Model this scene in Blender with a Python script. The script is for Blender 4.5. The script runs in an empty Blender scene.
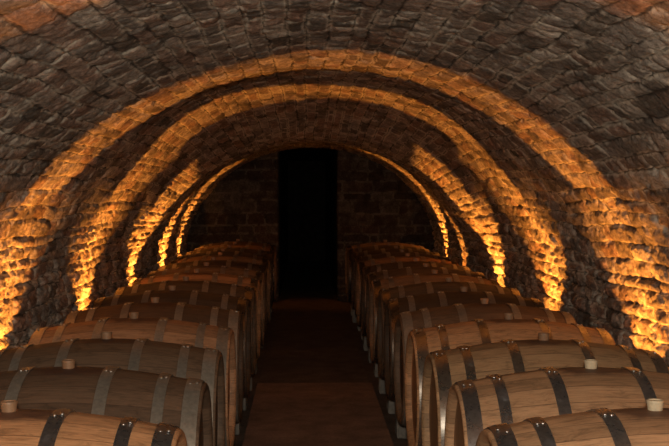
import bpy, bmesh, math, random
import numpy as np
from math import pi, sin, cos, radians
from mathutils import Vector

S = bpy.context.scene
COL = S.collection
rng = np.random.RandomState(11)
random.seed(5)

# ------------------------------------------------------------------ view
S.view_settings.view_transform = 'Standard'
S.view_settings.look = 'None'
S.view_settings.gamma = 1.0
S.view_settings.use_curve_mapping = False
S.view_settings.exposure = 0.0
S.cycles.max_bounces = 5
S.cycles.diffuse_bounces = 3
S.cycles.glossy_bounces = 3
S.cycles.sample_clamp_indirect = 2.0

w = bpy.data.worlds.new('cellar_dark'); S.world = w
w.use_nodes = True
w.node_tree.nodes['Background'].inputs['Color'].default_value = (0.0012, 0.001, 0.0008, 1)
w.node_tree.nodes['Background'].inputs['Strength'].default_value = 1.0

EYE = 1.43
cam = bpy.data.cameras.new('camera'); cam.sensor_width = 36; cam.lens = 36 * 1100 / 669
cam.clip_start = 0.05
co = bpy.data.objects.new('camera', cam); COL.objects.link(co)
co.location = (0, 0, EYE)
co.rotation_euler = (radians(90 - 1.61), 0, radians(-1.59))
S.camera = co

# ------------------------------------------------------------------ node helpers
class NT:
    def __init__(s, name):
        s.m = bpy.data.materials.new(name); s.m.use_nodes = True
        s.t = s.m.node_tree; s.n = s.t.nodes; s.l = s.t.links
        s.b = s.n['Principled BSDF']
    def node(s, typ, **kw):
        n = s.n.new(typ)
        for k, v in kw.items(): setattr(n, k, v)
        return n
    def set(s, sock, v):
        if hasattr(v, 'is_linked') or isinstance(v, bpy.types.NodeSocket): s.l.new(v, sock)
        else: sock.default_value = v
    def math(s, op, a, b=None, c=None, clamp=False):
        n = s.node('ShaderNodeMath', operation=op); n.use_clamp = clamp
        s.set(n.inputs[0], a)
        if b is not None: s.set(n.inputs[1], b)
        if c is not None: s.set(n.inputs[2], c)
        return n.outputs[0]
    def mix(s, f, a, b, blend='MIX'):
        n = s.node('ShaderNodeMix', data_type='RGBA', blend_type=blend)
        s.set(n.inputs[0], f)
        for i, v in ((6, a), (7, b)):
            if isinstance(v, (tuple, list)) and len(v) == 3: v = (*v, 1)
            s.set(n.inputs[i], v)
        return n.outputs[2]
    def noise(s, vec, scale, detail=4, rough=0.55, dist=0.0):
        n = s.node('ShaderNodeTexNoise')
        s.l.new(vec, n.inputs['Vector'])
        n.inputs['Scale'].default_value = scale; n.inputs['Detail'].default_value = detail
        n.inputs['Roughness'].default_value = rough; n.inputs['Distortion'].default_value = dist
        return n.outputs[0]
    def ramp(s, f, stops):
        n = s.node('ShaderNodeValToRGB'); e = n.color_ramp.elements
        while len(e) < len(stops): e.new(0.5)
        for q, (p, c) in zip(e, stops):
            q.position = p; q.color = (c, c, c, 1) if isinstance(c, (int, float)) else (*c, 1)
        s.l.new(f, n.inputs[0]); return n.outputs[0]
    def bump(s, h, strength, dist):
        n = s.node('ShaderNodeBump'); n.inputs['Strength'].default_value = strength
        n.inputs['Distance'].default_value = dist
        s.l.new(h, n.inputs['Height']); s.l.new(n.outputs[0], s.b.inputs['Normal'])
    def fin(s, col=None, rough=None, metal=None, spec=None):
        for k, v in (('Base Color', col), ('Roughness', rough), ('Metallic', metal), ('Specular IOR Level', spec)):
            if v is None: continue
            if isinstance(v, tuple) and len(v) == 3: v = (*v, 1)
            s.set(s.b.inputs[k], v)
        return s.m

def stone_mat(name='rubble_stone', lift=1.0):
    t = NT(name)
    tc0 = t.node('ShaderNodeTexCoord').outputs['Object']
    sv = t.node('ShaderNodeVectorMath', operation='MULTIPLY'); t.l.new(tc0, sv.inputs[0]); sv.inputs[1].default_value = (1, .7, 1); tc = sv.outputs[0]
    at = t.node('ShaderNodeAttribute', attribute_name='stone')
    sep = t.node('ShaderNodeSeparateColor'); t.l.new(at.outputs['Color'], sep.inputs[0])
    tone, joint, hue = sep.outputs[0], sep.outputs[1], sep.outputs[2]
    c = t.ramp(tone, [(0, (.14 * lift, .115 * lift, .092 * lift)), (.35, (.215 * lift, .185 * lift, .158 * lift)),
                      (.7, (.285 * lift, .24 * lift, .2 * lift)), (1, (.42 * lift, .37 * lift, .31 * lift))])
    c = t.mix(t.ramp(hue, [(.55, 0.0), (.9, .6)]), c, (.30 * lift, .19 * lift, .14 * lift))
    n1 = t.noise(tc, 9, 6, .62)
    c = t.mix(.75, c, t.ramp(n1, [(.3, .35), (.52, .95), (.70, 1.7)]), 'MULTIPLY')
    n2 = t.noise(tc, 55, 5, .7)
    c = t.mix(.8, c, t.ramp(n2, [(.32, .4), (.52, 1.0), (.66, 1.45)]), 'MULTIPLY')
    # pale lime mortar left in some of the joints
    mk = t.math('MULTIPLY', t.ramp(joint, [(.12, 0.0), (.6, 1.0)]), t.ramp(t.noise(tc, 4.5, 5, .75), [(.44, 0.0), (.56, .9)]))
    c = t.mix(mk, c, (.60 * min(1, lift), .54 * min(1, lift), .44 * min(1, lift)))
    # joints without the pale mortar are darker
    dk = t.math('MULTIPLY', t.ramp(joint, [(.5, 0.0), (1, 1.0)]), t.ramp(t.noise(tc, 4.5, 4, .7), [(.38, .8), (.50, 0.0)]))
    c = t.mix(dk, c, (.05, .04, .033))
    crack = t.math('MULTIPLY', t.ramp(joint, [(.72, 0.0), (.98, 1.0)]), t.ramp(t.noise(tc, 13, 3, .6), [(.38, .25), (.55, .9)]))
    c = t.mix(crack, c, (.035, .028, .022))
    h = t.math('ADD', t.noise(tc, 38, 6, .7), t.math('MULTIPLY', t.noise(tc, 140, 3, .6), .3))
    t.bump(h, .8, .02)
    return t.fin(c, .9, spec=.2)

def wood_mat():
    t = NT('oak_staves')
    tc = t.node('ShaderNodeTexCoord').outputs['Object']
    sx = t.node('ShaderNodeSeparateXYZ'); t.l.new(tc, sx.inputs[0])
    info = t.node('ShaderNodeObjectInfo')
    ang = t.math('ARCTAN2', sx.outputs[1], sx.outputs[2])
    idf = t.math('MULTIPLY', t.math('ADD', t.math('DIVIDE', ang, 2 * pi), .5), 28.0)
    ident = t.math('ADD', t.math('FLOOR', idf), t.math('MULTIPLY', info.outputs['Random'], 91.7))
    wn = t.node('ShaderNodeTexWhiteNoise', noise_dimensions='1D'); t.l.new(ident, wn.inputs['W'])
    sv = wn.outputs['Value']
    off = t.node('ShaderNodeCombineXYZ')
    t.l.new(t.math('MULTIPLY', sv, 13.0), off.inputs[0]); t.l.new(t.math('MULTIPLY', info.outputs['Random'], 37.0), off.inputs[1])
    mp = t.node('ShaderNodeVectorMath', operation='MULTIPLY'); t.l.new(tc, mp.inputs[0]); mp.inputs[1].default_value = (3.2, 60, 60)
    ad = t.node('ShaderNodeVectorMath', operation='ADD'); t.l.new(mp.outputs[0], ad.inputs[0]); t.l.new(off.outputs[0], ad.inputs[1])
    grain = t.noise(ad.outputs[0], 2.4, 6, .65, .3)
    ad2 = t.node('ShaderNodeVectorMath', operation='ADD'); t.l.new(tc, ad2.inputs[0]); t.l.new(off.outputs[0], ad2.inputs[1])
    mp3 = t.node('ShaderNodeVectorMath', operation='MULTIPLY'); t.l.new(ad2.outputs[0], mp3.inputs[0]); mp3.inputs[1].default_value = (.45, 1, 1)
    blot = t.noise(mp3.outputs[0], 20, 7, .72, .8)
    c = t.mix(1.0, info.outputs['Color'], t.ramp(sv, [(0, .74), (1, 1.18)]), 'MULTIPLY')
    c = t.mix(.8, c, t.ramp(grain, [(.3, .5), (.5, 1.0), (.7, 1.22)]), 'MULTIPLY')
    c = t.mix(.8, c, t.ramp(blot, [(.32, .42), (.46, .95), (.7, 1.12)]), 'MULTIPLY')
    # wine spilt around the bung hole
    big = t.noise(tc, 7, 4, .6)
    rr = t.math('SQRT', t.math('ADD', t.math('POWER', t.math('MULTIPLY', sx.outputs[0], .62), 2.0), t.math('POWER', sx.outputs[1], 2.0)))
    near = t.math('SUBTRACT', 1.0, t.math('DIVIDE', rr, .15), clamp=True)
    up = t.math('GREATER_THAN', sx.outputs[2], 0.0)
    st = t.ramp(t.math('MULTIPLY', t.math('ADD', near, t.math('MULTIPLY', t.math('SUBTRACT', big, .5), .9)), up), [(.28, 0.0), (.6, .8)])
    c = t.mix(st, c, (.05, .022, .018))
    fr = t.math('FRACT', idf)
    g = t.math('ABSOLUTE', t.math('SUBTRACT', fr, .5))
    c = t.mix(t.ramp(g, [(.475, 0.0), (.497, .8)]), c, (.03, .018, .012))
    t.bump(t.math('ADD', t.math('MULTIPLY', grain, .6), t.math('MULTIPLY', blot, .4)), .35, .004)
    return t.fin(c, .56, spec=.35)

def head_mat():
    t = NT('oak_head_boards')
    tc = t.node('ShaderNodeTexCoord').outputs['Object']
    sx = t.node('ShaderNodeSeparateXYZ'); t.l.new(tc, sx.inputs[0])
    info = t.node('ShaderNodeObjectInfo')
    idf = t.math('MULTIPLY', t.math('ADD', sx.outputs[1], 1.0), 11.0)
    wn = t.node('ShaderNodeTexWhiteNoise', noise_dimensions='1D'); t.l.new(t.math('FLOOR', idf), wn.inputs['W'])
    mp = t.node('ShaderNodeVectorMath', operation='MULTIPLY'); t.l.new(tc, mp.inputs[0]); mp.inputs[1].default_value = (20, 24, 1.4)
    grain = t.noise(mp.outputs[0], 2.5, 5, .6)
    c = t.mix(1.0, info.outputs['Color'], t.ramp(wn.outputs['Value'], [(0, .75), (1, 1.15)]), 'MULTIPLY')
    c = t.mix(.8, c, t.ramp(grain, [(.3, .6), (.7, 1.15)]), 'MULTIPLY')
    g = t.math('ABSOLUTE', t.math('SUBTRACT', t.math('FRACT', idf), .5))
    c = t.mix(t.ramp(g, [(.47, 0.0), (.495, .8)]), c, (.03, .018, .012))
    t.bump(grain, .3, .003)
    return t.fin(c, .55, spec=.35)

def hoop_mat(name, metal, r0, r1):
    t = NT(name)
    tc = t.node('ShaderNodeTexCoord').outputs['Object']
    info = t.node('ShaderNodeObjectInfo')
    n = t.noise(tc, 16, 6, .7)
    n2 = t.noise(tc, 70, 3, .6)
    c = t.mix(1.0, info.outputs['Color'], t.ramp(n2, [(.3, .8), (.7, 1.15)]), 'MULTIPLY')
    rust = t.ramp(n, [(.60, 0.0), (.76, .5)])
    c = t.mix(rust, c, (.13, .06, .035))
    ro = t.ramp(t.math('ADD', t.math('MULTIPLY', n, .7), t.math('MULTIPLY', n2, .3)), [(.35, r0), (.7, r1)])
    mt = t.ramp(rust, [(0.0, metal), (1.0, .1)])
    return t.fin(c, ro, mt)

def plain(name, col, rough=.6, metal=0.0, var=.25, scale=30, bumpd=.002):
    t = NT(name)
    tc = t.node('ShaderNodeTexCoord').outputs['Object']
    n = t.noise(tc, scale, 5, .65)
    c = t.mix(1.0, (*col, 1), t.ramp(n, [(.3, 1 - var), (.7, 1 + var)]), 'MULTIPLY')
    t.bump(n, .5, bumpd)
    return t.fin(c, rough, metal)

def obj_color_mat(name, rough):
    t = NT(name)
    tc = t.node('ShaderNodeTexCoord').outputs['Object']
    info = t.node('ShaderNodeObjectInfo')
    n = t.noise(tc, 60, 4, .6)
    c = t.mix(1.0, info.outputs['Color'], t.ramp(n, [(.3, .8), (.7, 1.15)]), 'MULTIPLY')
    return t.fin(c, rough)

def floor_mat(name, col, joints):
    t = NT(name)
    tc = t.node('ShaderNodeTexCoord').outputs['Object']
    n = t.noise(tc, 5, 7, .68)
    n2 = t.noise(tc, 60, 4, .6)
    c = t.mix(1.0, (*col, 1), t.ramp(n, [(.3, .6), (.7, 1.3)]), 'MULTIPLY')
    c = t.mix(.6, c, t.ramp(n2, [(.3, .65), (.7, 1.2)]), 'MULTIPLY')
    h = t.math('ADD', n, t.math('MULTIPLY', n2, .4))
    if joints:
        sx = t.node('ShaderNodeSeparateXYZ'); t.l.new(tc, sx.inputs[0])
        g = t.math('ABSOLUTE', t.math('SUBTRACT', t.math('FRACT', t.math('MULTIPLY', sx.outputs[1], 1 / .62)), .5))
        j = t.ramp(g, [(.478, 0.0), (.494, 1.0)])
        c = t.mix(j, c, (.03, .022, .018))
        h = t.math('SUBTRACT', h, j)
    t.bump(h, .5, .012)
    return t.fin(c, .8, spec=.3)

M_stone = stone_mat(lift=1.18)
M_wood = wood_mat(); M_head = head_mat(); M_hoop = hoop_mat('hoop_blued_steel', .95, .24, .36); M_galv = hoop_mat('hoop_galvanised', .55, .3, .5)
M_bung = obj_color_mat('bung_silicone', .55)
M_rivet = plain('rivet_steel', (.55, .53, .5), .3, 1.0, .1)
M_floor = floor_mat('packed_earth', (.13, .10, .08), False)
M_path = floor_mat('path_concrete', (.25, .165, .12), False)
M_block = plain('support_concrete', (.22, .20, .17), .85, 0, .35, 18, .006)
M_black = plain('lamp_housing', (.03, .03, .03), .5, .3)
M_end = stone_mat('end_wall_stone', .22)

# ------------------------------------------------------------------ numpy noise
LAT = np.random.RandomState(3).rand(512, 512)
def vnoise(x, y):
    xi = np.floor(x).astype(int); yi = np.floor(y).astype(int)
    fx = x - xi; fy = y - yi
    fx = fx * fx * (3 - 2 * fx); fy = fy * fy * (3 - 2 * fy)
    a = LAT[xi % 512, yi % 512]; b = LAT[(xi + 1) % 512, yi % 512]
    c = LAT[xi % 512, (yi + 1) % 512]; d = LAT[(xi + 1) % 512, (yi + 1) % 512]
    return (a * (1 - fx) + b * fx) * (1 - fy) + (c * (1 - fx) + d * fx) * fy
def fbm(x, y, o=4, g=.5):
    s = 0; a = 1; t = 0
    for i in range(o):
        s = s + a * vnoise(x * 2 ** i + 17.3 * i, y * 2 ** i + 5.1 * i); t += a; a *= g
    return s / t - .5
def sstep(a, b, x):
    t = np.clip((x - a) / (b - a), 0, 1); return t * t * (3 - 2 * t)

def masonry(u, v, seed, umax, vmin, vmax, cw=(.055, .105), ln=(.13, .32)):
    """height and per-stone tone of coursed rubble; u runs across the courses, v along them"""
    r = np.random.RandomState(seed)
    u2 = u + .045 * fbm(u * 2.0, v * 1.6, 2) + .020 * fbm(u * 11 + 40, v * 9, 3, .7)
    v2 = v + .06 * fbm(u * 7, v * 4 + 9, 2) + .035 * fbm(u * 22, v * 16 + 9, 3, .7)
    b = [-.3]
    while b[-1] < umax + .3: b.append(b[-1] + r.uniform(*cw))
    b = np.array(b)
    idx = np.clip(np.searchsorted(b, u2) - 1, 0, len(b) - 2)
    du = np.minimum(u2 - b[idx], b[idx + 1] - u2)
    uc = (u2 - (b[idx] + b[idx + 1]) / 2)
    dv = np.zeros_like(u); vc = np.zeros_like(u)
    hh = np.zeros_like(u); tn = np.zeros_like(u); hu = np.zeros_like(u); tu = np.zeros_like(u); tv = np.zeros_like(u)
    for k in range(len(b) - 1):
        m = idx == k
        s = [vmin - .5 - r.uniform(0, .3)]
        while s[-1] < vmax + .5: s.append(s[-1] + r.uniform(*ln) * (.6 if r.rand() < .3 else 1))
        s = np.array(s); q = r.rand(5, len(s))
        if not m.any(): continue
        vv = v2[m]; i = np.clip(np.searchsorted(s, vv) - 1, 0, len(s) - 2)
        dv[m] = np.minimum(vv - s[i], s[i + 1] - vv); vc[m] = vv - (s[i] + s[i + 1]) / 2
        hh[m] = q[0][i]; tn[m] = q[1][i]; hu[m] = q[2][i]; tu[m] = q[3][i] - .5; tv[m] = q[4][i] - .5
    d = np.minimum(du, dv) + .006 * fbm(u * 30, v * 30, 2)
    prof = sstep(.0, .020, d)
    return prof, hh, tn, hu, tu * uc, tv * vc

def grid_mesh(name, P, colr, mat, flip=False):
    nu, nv = P.shape[:2]
    me = bpy.data.meshes.new(name)
    V = P.reshape(-1, 3).astype(np.float32)
    i = np.arange(nu - 1)[:, None]; j = np.arange(nv - 1)[None, :]
    a = i * nv + j
    q = np.stack([a, a + 1, a + nv + 1, a + nv], -1).reshape(-1, 4)
    if flip: q = q[:, ::-1]
    nf = len(q)
    me.vertices.add(len(V)); me.vertices.foreach_set('co', V.ravel())
    me.loops.add(nf * 4); me.loops.foreach_set('vertex_index', np.ascontiguousarray(q).ravel().astype(np.int32))
    me.polygons.add(nf); me.polygons.foreach_set('loop_start', np.arange(0, nf * 4, 4, dtype=np.int32))
    me.polygons.foreach_set('loop_total', np.full(nf, 4, dtype=np.int32))
    me.update(calc_edges=True)
    me.polygons.foreach_set('use_smooth', np.ones(nf, dtype=bool))
    at = me.color_attributes.new('stone', 'FLOAT_COLOR', 'POINT')
    at.data.foreach_set('color', colr.reshape(-1, 4).astype(np.float32).ravel())
    me.materials.append(mat)
    o = bpy.data.objects.new(name, me); COL.objects.link(o)
    return o

# ------------------------------------------------------------------ vault
CX, A, B, ZS = .09, 1.65, 1.37, .69
Y0, Y1 = -3.0, 14.6
pts = [(CX - A, -.03)] + [(CX - A, z) for z in np.linspace(0.02, ZS - .02, 20)]
pts += [(CX - A * cos(t), ZS + B * sin(t)) for t in np.linspace(0, pi, 400)]
pts += [(CX + A, z) for z in np.linspace(ZS - .02, 0.02, 20)] + [(CX + A, -.03)]
pts = np.array(pts)
seg = np.r_[0, np.cumsum(np.hypot(*np.diff(pts, axis=0).T))]
UM = seg[-1]
NU = 680
U = np.linspace(0, UM, NU)
PX = np.interp(U, seg, pts[:, 0]); PZ = np.interp(U, seg, pts[:, 1])
TX = np.gradient(PX); TZ = np.gradient(PZ); tl = np.hypot(TX, TZ)
NX, NZ = TZ / tl, -TX / tl            # inward normal
vy = np.r_[np.arange(Y0, 2.1, .045), np.arange(2.1, 8.0, .0110), np.arange(8.0, Y1 + .02, .017)]
uu, vv = np.meshgrid(U, vy, indexing='ij')
prof, hh, tn, hu, t1, t2 = masonry(uu, vv, 4, UM, Y0, Y1)
side = np.abs(uu / UM - .5) * 2       # 0 crown, 1 floor
rough = .52 + 1.15 * sstep(.35, .8, side)
D = prof * (.006 + .014 * hh) + t1 * .14 + t2 * .09
D = D + .030 * fbm(uu * 13, vv * 8, 4, .72) + .016 * fbm(uu * 36, vv * 30, 2, .8)
pit = fbm(uu * 16 + 30, vv * 12 + 70, 3, .6)
D = D - .10 * np.clip(pit - .11, 0, .3)
D = D * rough + .07 * fbm(uu * .9, vv * .7, 2) - .01
# the vault sags towards its middle length and recovers beyond it
sag = .15 * sstep(9.0, 10.4, vv) * (1 - .8 * sstep(10.6, 12.8, vv)) * sstep(.75, 1.45, PZ)[:, None]
rise = .11 * sstep(5.0, 7.4, vv) * (1 - sstep(7.8, 9.8, vv)) * sstep(1.55, 2.02, PZ)[:, None]
D = D + sag - rise
P = np.stack([PX[:, None] + NX[:, None] * D, vv, PZ[:, None] + NZ[:, None] * D], -1)
C4 = np.stack([tn, 1 - prof, hu, np.ones_like(tn)], -1)
k0 = int(np.searchsorted(seg[seg < 2], 0) * 0 + np.argmin(np.abs(U - (ZS + .03)))); k1 = NU - 1 - k0
for nm, a, b in (('wall_left', 0, k0 + 1), ('ceiling', k0, k1 + 1), ('wall_right', k1, NU)):
    o = grid_mesh(nm, P[a:b], C4[a:b], M_stone, flip=False)
    o['kind'] = 'structure'

# end wall with the tall opening to the next cellar
DX0, DX1, DZ = -.335, .445, 2.03
def end_wall(x0, x1, parent_name):
    xs = np.arange(x0, x1 + .001, .016); zs = np.arange(-.02, 2.25, .016)
    X, Z = np.meshgrid(xs, zs, indexing='ij')
    pr, h, tnn, hue, a1, a2 = masonry(Z, X, 9, 2.3, -3, 3, (.10, .17), (.18, .42))
    d = pr * (.008 + .012 * h) + .012 * fbm(X * 14, Z * 14, 3)
    d[0 if x0 > 0 else -1, :] = 0
    Pp = np.stack([X, Y1 - d, Z], -1)
    # return into the thickness of the wall on the opening side
    e = 0 if x0 > 0 else -1
    rets = [Pp[e] + np.array([0, k, 0]) for k in (.0, .12, .24, .36)]
    ex = np.stack(rets, 0)
    cc = np.stack([tnn, 1 - pr, hue, np.ones_like(tnn)], -1); ce = np.repeat(cc[e:e + 1] if e == 0 else cc[-1:], 3, 0)
    if e == 0: Pp = np.concatenate([ex[:0:-1], Pp], 0); cc = np.concatenate([ce, cc], 0)
    else: Pp = np.concatenate([Pp, ex[1:]], 0); cc = np.concatenate([cc, ce], 0)
    return Pp, cc
def bmobj(name, bm, mat, parent=None, smooth=False, loc=None):
    me = bpy.data.meshes.new(name); bmesh.ops.recalc_face_normals(bm, faces=bm.faces); bm.to_mesh(me); bm.free()
    me.materials.append(mat)
    if smooth:
        me.polygons.foreach_set('use_smooth', np.ones(len(me.polygons), dtype=bool))
    o = bpy.data.objects.new(name, me); COL.objects.link(o)
    if parent: o.parent = parent
    if loc: o.location = loc
    return o
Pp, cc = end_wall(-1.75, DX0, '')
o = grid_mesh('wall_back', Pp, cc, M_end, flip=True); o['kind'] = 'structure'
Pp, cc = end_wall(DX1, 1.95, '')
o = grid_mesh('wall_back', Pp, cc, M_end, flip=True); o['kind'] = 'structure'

def add_box(bm, x0, x1, y0, y1, z0, z1, bev=0):
    r = bmesh.ops.create_cube(bm, size=1)
    for v in r['verts']:
        v.co = Vector((x0 + (v.co.x + .5) * (x1 - x0), y0 + (v.co.y + .5) * (y1 - y0), z0 + (v.co.z + .5) * (z1 - z0)))
    if bev:
        es = list({e for v in r['verts'] for e in v.link_edges})
        bmesh.ops.bevel(bm, geom=es, offset=bev, segments=2, profile=.6, affect='EDGES')

# dark passage beyond the opening
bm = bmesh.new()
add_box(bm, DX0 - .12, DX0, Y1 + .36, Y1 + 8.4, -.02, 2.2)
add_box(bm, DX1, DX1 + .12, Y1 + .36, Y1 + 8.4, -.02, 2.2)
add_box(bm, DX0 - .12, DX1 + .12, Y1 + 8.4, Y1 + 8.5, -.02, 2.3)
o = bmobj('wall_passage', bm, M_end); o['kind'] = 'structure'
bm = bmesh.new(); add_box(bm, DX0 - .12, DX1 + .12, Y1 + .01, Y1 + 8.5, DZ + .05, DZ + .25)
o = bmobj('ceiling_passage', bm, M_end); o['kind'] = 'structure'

# floors: earth under the barrels, concrete walk in the middle, its far part one low step down in the darker floor material
bm = bmesh.new(); add_box(bm, -1.75, 1.95, Y0, Y1 + 8.5, -.15, -.03)
o = bmobj('floor', bm, M_floor); o['kind'] = 'structure'
PX0, PX1 = -.345, .50
STEP = 8.05
bm = bmesh.new(); add_box(bm, PX0, PX1, Y0, STEP, -.03, .03, .008)
o = bmobj('path', bm, M_path); o['kind'] = 'structure'
bm = bmesh.new(); add_box(bm, PX0, PX1, STEP, Y1 + 8.3, -.03, -.012, .004)
o = bmobj('path', bm, M_floor); o['kind'] = 'structure'

# ------------------------------------------------------------------ barrels
RB, RH, HL = .347, .289, .461
def rad(x): return RH + (RB - RH) * (1 - (abs(x) / HL) ** 1.75)
def rev(bm, prof, n=112, groove=None, closed=False):
    rings = []
    for (x, r) in prof:
        ring = []
        for i in range(n):
            a = 2 * pi * i / n
            rr = r - (groove(i) if groove else 0)
            ring.append(bm.verts.new((x, rr * sin(a), rr * cos(a))))
        rings.append(ring)
    m = len(rings)
    for k in range(m if closed else m - 1):
        p, q = rings[k], rings[(k + 1) % m]
        for i in range(n):
            bm.faces.new((p[i], p[(i + 1) % n], q[(i + 1) % n], q[i]))
    return rings
def body_mesh():
    bm = bmesh.new()
    xs = [HL * sin(pi / 2 * t) for t in np.linspace(-1, 1, 27)]
    pr = [(-HL + .05, RH - .030), (-HL + .012, RH - .026), (-HL, RH - .016), (-HL, RH - .003)]
    pr += [(x, rad(x)) for x in xs[1:-1]]
    pr += [(HL, RH - .003), (HL, RH - .016), (HL - .012, RH - .026), (HL - .05, RH - .030)]
    rev(bm, pr, 112, lambda i: .0016 if (i % 4) == 2 else 0)
    me = bpy.data.meshes.new('stave_body'); bmesh.ops.recalc_face_normals(bm, faces=bm.faces); bm.to_mesh(me); bm.free()
    me.materials.append(M_wood); me.polygons.foreach_set('use_smooth', np.ones(len(me.polygons), dtype=bool)); return me
def head_mesh():
    bm = bmesh.new()
    for s in (1,):
        rings = rev(bm, [(-.009, RH - .034), (-.009, RH - .022), (.0, RH - .018), (.009, RH - .022), (.009, RH - .034)], 64)
        bm.faces.new(rings[0]); bm.faces.new(rings[-1])
    me = bpy.data.meshes.new('barrel_head'); bmesh.ops.recalc_face_normals(bm, faces=bm.faces); bm.to_mesh(me); bm.free()
    me.materials.append(M_head); return me
def hoop_mesh(xc, wd):
    bm = bmesh.new(); n = 96; T = .0028
    rings = []
    for i in range(n + 8):                       # the ends overlap and are riveted
        a = 2 * pi * (i - 4) / n
        lift = .0028 * (i / (n + 8)) ** 8 + (.0 if i < n else 0)
        row = []
        for (x, dr) in ((xc - wd / 2, .0005), (xc - wd / 2, T), (xc - wd / 6, T + .0006), (xc + wd / 6, T + .0006), (xc + wd / 2, T), (xc + wd / 2, .0005)):
            r = rad(x) + dr + lift + .0004
            row.append(bm.verts.new((x, r * sin(a), r * cos(a))))
        rings.append(row)
    for p, q in zip(rings[:-1], rings[1:]):
        for k in range(6):
            bm.faces.new((p[k], p[(k + 1) % 6], q[(k + 1) % 6], q[k]))
    bm.faces.new(rings[0]); bm.faces.new(rings[-1][::-1])
    me = bpy.data.meshes.new('hoop'); bmesh.ops.recalc_face_normals(bm, faces=bm.faces); bm.to_mesh(me); bm.free()
    me.materials.append(M_hoop); me.polygons.foreach_set('use_smooth', np.ones(len(me.polygons), dtype=bool))
    me.set_sharp_from_angle(angle=radians(35)); return me
def rivet_mesh():
    bm = bmesh.new()
    bmesh.ops.create_uvsphere(bm, u_segments=12, v_segments=8, radius=.0062)
    for v in bm.verts: v.co.z = v.co.z * .62
    me = bpy.data.meshes.new('rivet'); bm.to_mesh(me); bm.free(); me.materials.append(M_rivet)
    me.polygons.foreach_set('use_smooth', np.ones(len(me.polygons), dtype=bool)); return me
def bung_mesh():
    bm = bmesh.new(); n = 28
    rings = []
    for z, r in ((-.02, .019), (.0, .020), (.018, .0225), (.024, .0235), (.0265, .0225), (.0265, .019), (.023, .017)):
        rings.append([bm.verts.new((r * cos(2 * pi * i / n), r * sin(2 * pi * i / n), z)) for i in range(n)])
    for p, q in zip(rings[:-1], rings[1:]):
        for i in range(n): bm.faces.new((p[i], p[(i + 1) % n], q[(i + 1) % n], q[i]))
    bm.faces.new(rings[0][::-1]); bm.faces.new(rings[-1])
    me = bpy.data.meshes.new('bung'); bmesh.ops.recalc_face_normals(bm, faces=bm.faces); bm.to_mesh(me); bm.free()
    me.materials.append(M_bung); me.polygons.foreach_set('use_smooth', np.ones(len(me.polygons), dtype=bool))
    me.set_sharp_from_angle(angle=radians(40)); return me

ME_body, ME_head, ME_rivet, ME_bung = body_mesh(), head_mesh(), rivet_mesh(), bung_mesh()
HOOPS = [(-.426, .050), (-.325, .036), (-.142, .040), (.142, .040), (.325, .036), (.426, .050)]
ME_hoops = [hoop_mesh(*h) for h in HOOPS]
CEN = .490                                     # height of a barrel's axis
BLK = CEN - rad(.305) - .006                    # top of the blocks the barrels lie on

def child(name, me, par, col=None):
    o = bpy.data.objects.new(name, me); COL.objects.link(o); o.parent = par
    if col: o.color = (*col, 1)
    return o
def make_barrel(x, y, rz, dz, wood, steel, bungc, label, group, rivets=True, roll=0.0):
    e = bpy.data.objects.new('wine_barrel', None); COL.objects.link(e)
    e.location = (x, y, CEN + dz); e.rotation_euler = (roll, 0, rz); e.empty_display_size = .2
    e['label'] = label; e['category'] = 'barrel'; e['group'] = group
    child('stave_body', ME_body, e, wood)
    for s in (-1, 1):
        h = child('barrel_head', ME_head, e, tuple(c * .9 for c in wood)); h.location.x = s * (HL - .040)
    for (xc, wd), me in zip(HOOPS, ME_hoops):
        q = random.uniform(.85, 1.12)
        hp = child('hoop', me, e, tuple(c * q for c in steel))
        if steel in (OLD, GALV) or (steel is FAR and abs(xc) < .4):
            hp.material_slots[0].link = 'OBJECT'; hp.material_slots[0].material = M_galv
        if rivets:
            for dx in (-.22, .22):
                rv = child('rivet', ME_rivet, hp)
                a = -radians(random.uniform(5, 9)) if dx < 0 else -radians(random.uniform(5, 9))
                r = rad(xc) + .0068
                rv.location = (xc + dx * wd, r * sin(a), r * cos(a)); rv.rotation_euler.x = -a
    bg = child('bung', ME_bung, e, bungc); bg.location = (0, 0, RB)
    return e

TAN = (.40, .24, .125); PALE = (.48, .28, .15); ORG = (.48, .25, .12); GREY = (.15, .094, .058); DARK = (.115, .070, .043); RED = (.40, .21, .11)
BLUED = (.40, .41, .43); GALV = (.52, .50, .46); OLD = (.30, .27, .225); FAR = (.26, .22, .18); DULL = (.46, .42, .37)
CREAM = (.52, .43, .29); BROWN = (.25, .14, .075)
ordn = ['first', 'second', 'third', 'fourth', 'fifth', 'sixth', 'seventh', 'eighth', 'ninth', 'tenth', 'eleventh', 'twelfth', 'thirteenth', 'fourteenth', 'fifteenth', 'sixteenth']
LB = [(-.800, 2.985, ORG, BLUED, BROWN, 'orange-tan oak barrel with three near-black hoops, cut by the lower left corner'),
      (-.795, 3.725, DARK, OLD, BROWN, 'dark grey-brown weathered barrel with wide grey hoops, second in the left row'),
      (-.800, 4.455, GREY, OLD, BROWN, 'grey-brown barrel with a bung, third in the left row'),
      (-.800, 5.190, RED, OLD, BROWN, 'reddish tan barrel, fourth in the left row, its outer end beside the stone wall'),
      (-.800, 5.925, DARK, OLD, BROWN, 'darkest grey barrel, fifth in the left row, behind the reddish one')]
l6 = [DARK, GREY, ORG, (.34, .20, .11), DARK, (.34, .2, .11), GREY, DARK, RED, GREY]
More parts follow.
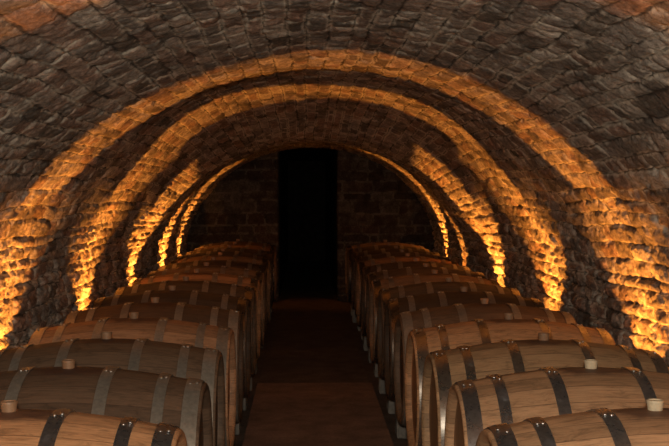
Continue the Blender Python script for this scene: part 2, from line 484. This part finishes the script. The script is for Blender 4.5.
RBR = [(.945, 2.955, PALE, BLUED, CREAM, 'pale tan oak barrel with near-black hoops and cream bung, nearest in the right row'),
       (.955, 3.665, PALE, BLUED, CREAM, 'pale tan barrel with cream bung, second in the right row, bright steel end hoop'),
       (.950, 4.375, TAN, DULL, BROWN, 'tan barrel with dull brown hoops, third in the right row'),
       (.945, 5.095, ORG, DULL, BROWN, 'orange-lit oak barrel with dark hoops, fourth in the right row'),
       (.950, 5.815, GREY, OLD, BROWN, 'dim grey-brown barrel with a small bung, fifth in the right row')]
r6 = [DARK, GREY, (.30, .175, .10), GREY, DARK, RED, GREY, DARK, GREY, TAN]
rows = {'left': (LB, l6, .737, -.80), 'right': (RBR, r6, .720, .95)}
POS = {'left': [], 'right': []}
for sd, (fr, rest, pitch, X) in rows.items():
    items = list(fr); y = fr[-1][1]
    for k, wc in enumerate(rest):
        y += pitch
        if y > Y1 - .38: break
        nm = ordn[len(items)]
        items.append((X + random.uniform(-.015, .015), y, tuple(c * .78 for c in wc), FAR, BROWN,  # far wood and hoops coloured darker to stand in for light fading down the row
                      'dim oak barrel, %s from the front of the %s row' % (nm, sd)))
    for k, (x, y, wc, st, bc, lab) in enumerate(items):
        if y + .37 > Y1 - .03: continue
        lift = random.uniform(-.004, .004)
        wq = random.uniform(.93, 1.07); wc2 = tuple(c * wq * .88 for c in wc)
        if sd == 'right': x += .012
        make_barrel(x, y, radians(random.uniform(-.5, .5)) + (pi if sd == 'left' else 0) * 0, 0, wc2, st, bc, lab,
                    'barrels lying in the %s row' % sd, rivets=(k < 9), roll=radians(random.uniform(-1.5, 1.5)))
        POS[sd].append((x, y))

# concrete blocks each barrel lies on
def block_mesh(seed):
    r = random.Random(seed); bm = bmesh.new()
    add_box(bm, -.045, .045, -.08, .08, -.03, BLK, .010)
    bmesh.ops.subdivide_edges(bm, edges=bm.edges, cuts=1)
    for v in bm.verts:
        if v.co.z < BLK - .004: v.co += Vector((r.uniform(-.004, .004), r.uniform(-.006, .006), 0))
    me = bpy.data.meshes.new('support_block'); bm.to_mesh(me); bm.free(); me.materials.append(M_block); return me
MB = [block_mesh(k) for k in range(4)]
n = 0
for sd, ps in POS.items():
    for k, (x, y) in enumerate(ps):
        for end, s in (('aisle', 1 if sd == 'left' else -1), ('wall', -1 if sd == 'left' else 1)):
            o = bpy.data.objects.new('support_block', MB[n % 4]); n += 1; COL.objects.link(o)
            o.location = (x + s * .36, y, 0)
            o['label'] = 'grey concrete block under the %s end of the %s barrel in the %s row' % (end, ordn[k], sd)
            o['category'] = 'block'; o['group'] = 'blocks under the barrels'

# ------------------------------------------------------------------ lamps
def uplight(x, y, z, energy, label, inner, slit, cut=None, outer=None):
    """inner = +1 when the aisle lies towards +x; slit = half angle of the two side shutters; cut = angle where the front shutter stops the beam"""
    e = bpy.data.objects.new('floor_lamp', None); COL.objects.link(e); e.location = (x, y, -.03)
    e['label'] = label; e['category'] = 'lamp'; e['group'] = 'uplights along the walls'
    bm = bmesh.new(); n = 20
    def ring(r, zz): return [bm.verts.new((r * cos(2 * pi * i / n), r * sin(2 * pi * i / n), zz)) for i in range(n)]
    R = [ring(.045, 0), ring(.045, .015), ring(.012, .02), ring(.012, z - .07), ring(.024, z - .06), ring(.026, z - .012), ring(.023, z - .012), ring(.018, z - .04)]
    for p, q in zip(R[:-1], R[1:]):
        for i in range(n): bm.faces.new((p[i], p[(i + 1) % n], q[(i + 1) % n], q[i]))
    bm.faces.new(R[0][::-1]); bm.faces.new(R[-1])
    bmobj('housing', bm, M_black, e)
    HT = .13
    outer = outer or (radians(33), radians(33))
    for sg in (-1, 1):  # unseen side plates, added to shape the light bands on the vault
        bm = bmesh.new()
        hi_ = HT * math.tan(slit[0] if sg < 0 else slit[1])
        x0, x1 = (-.002, .15) if inner > 0 else (-.15, .002)
        vs = [bm.verts.new(c) for c in ((x0, sg * .006, z - .02), (x1, sg * .006, z - .02), (x1, hi_ * sg, z + HT), (x0, hi_ * sg, z + HT))]
        bm2 = bmesh.new(); ho = HT * math.tan(outer[0] if sg < 0 else outer[1]); xo0, xo1 = (-.13, -.002) if inner > 0 else (.002, .13)
        f2 = bm2.faces.new([bm2.verts.new(c) for c in ((xo0, sg * .012, z - .03), (xo1, sg * .012, z - .03), (xo1, sg * ho, z + HT), (xo0, sg * ho, z + HT))])
        g2 = bmesh.ops.extrude_face_region(bm2, geom=[f2])
        bmesh.ops.translate(bm2, vec=(0, sg * .002, 0), verts=[v for v in g2['geom'] if isinstance(v, bmesh.types.BMVert)])
        bmobj('added_shutter', bm2, M_black, e)
        f = bm.faces.new(vs); g = bmesh.ops.extrude_face_region(bm, geom=[f])
        bmesh.ops.translate(bm, vec=(0, sg * .002, 0), verts=[v for v in g['geom'] if isinstance(v, bmesh.types.BMVert)])
        bmobj('added_shutter', bm, M_black, e)
    if cut:  # unseen front plate, added to stop the beam short of the crown
        bm = bmesh.new(); h = .046 / math.tan(cut)
        xa = inner * .046
        add_box(bm, min(xa, xa + inner * .002), max(xa, xa + inner * .002), -.12, .12, z - .05, z + h)
        bmobj('added_shutter', bm, M_black, e)
    L = bpy.data.lights.new('bulb', 'SPOT'); L.energy = energy; L.color = (1.0, .33, .045)
    L.spot_size = radians(150); L.spot_blend = 1.0; L.shadow_soft_size = .005
    lo = bpy.data.objects.new('bulb', L); COL.objects.link(lo); lo.parent = e
    lo.location = (0, 0, z); lo.rotation_euler = (0, pi + inner * radians(-3), 0)
    return e
def val(ps, y):                       # nearest gap between two barrels
    g = [ps[0][1] - .36] + [(ps[i][1] + ps[i + 1][1]) / 2 for i in range(len(ps) - 1)] + [ps[-1][1] + .36]
    return min(g, key=lambda q: abs(q - y))
E = 116
LZ = .46
D_ = radians
LEFT_L = ((2.7, .7, (13, 13), 0, (33, 33)), (5.55, 1.0, (17, 20), 0, (45, 52)), (7.75, 1.1, (8, 46), 0, (45, 55)),
          (9.95, 1.1, (18, 18), 17, (36, 36)), (12.1, 1.2, (20, 20), 22, (36, 36)), (14.0, 1.2, (20, 5), 22, (33, 15)))
RIGHT_L = ((2.7, .7, (13, 13), 0, (33, 33)), (5.45, 1.0, (14, 23), 0, (45, 52)), (7.6, 1.1, (4, 46), 0, (40, 55)),
           (9.78, 1.2, (16, 16), 20, (36, 36)), (12.0, .4, (18, 18), 22, (30, 30)), (14.0, 1.3, (20, 5), 30, (33, 15)))
for sd, xx, inn, lst in (('left', -1.335, 1, LEFT_L), ('right', 1.475, -1, RIGHT_L)):
    for k, (yy, f, sl, ct, ou) in enumerate(lst):
        uplight(xx, val(POS[sd], yy), LZ, E * f, 'small round uplight on the floor by the %s wall, %s from the front' % (sd, ordn[k]), inn,
                tuple(map(D_, sl)), D_(ct) if ct else None, tuple(map(D_, ou)))

# the photographer's flash, just above the lens
L = bpy.data.lights.new('camera_flash', 'AREA'); L.shape = 'RECTANGLE'; L.size = .09; L.size_y = .06
L.energy = 84; L.color = (1.0, .88, .73)
lo = bpy.data.objects.new('camera_flash', L); COL.objects.link(lo)
lo.location = (.0, -.12, 1.55); lo.rotation_euler = (radians(90), 0, 0)
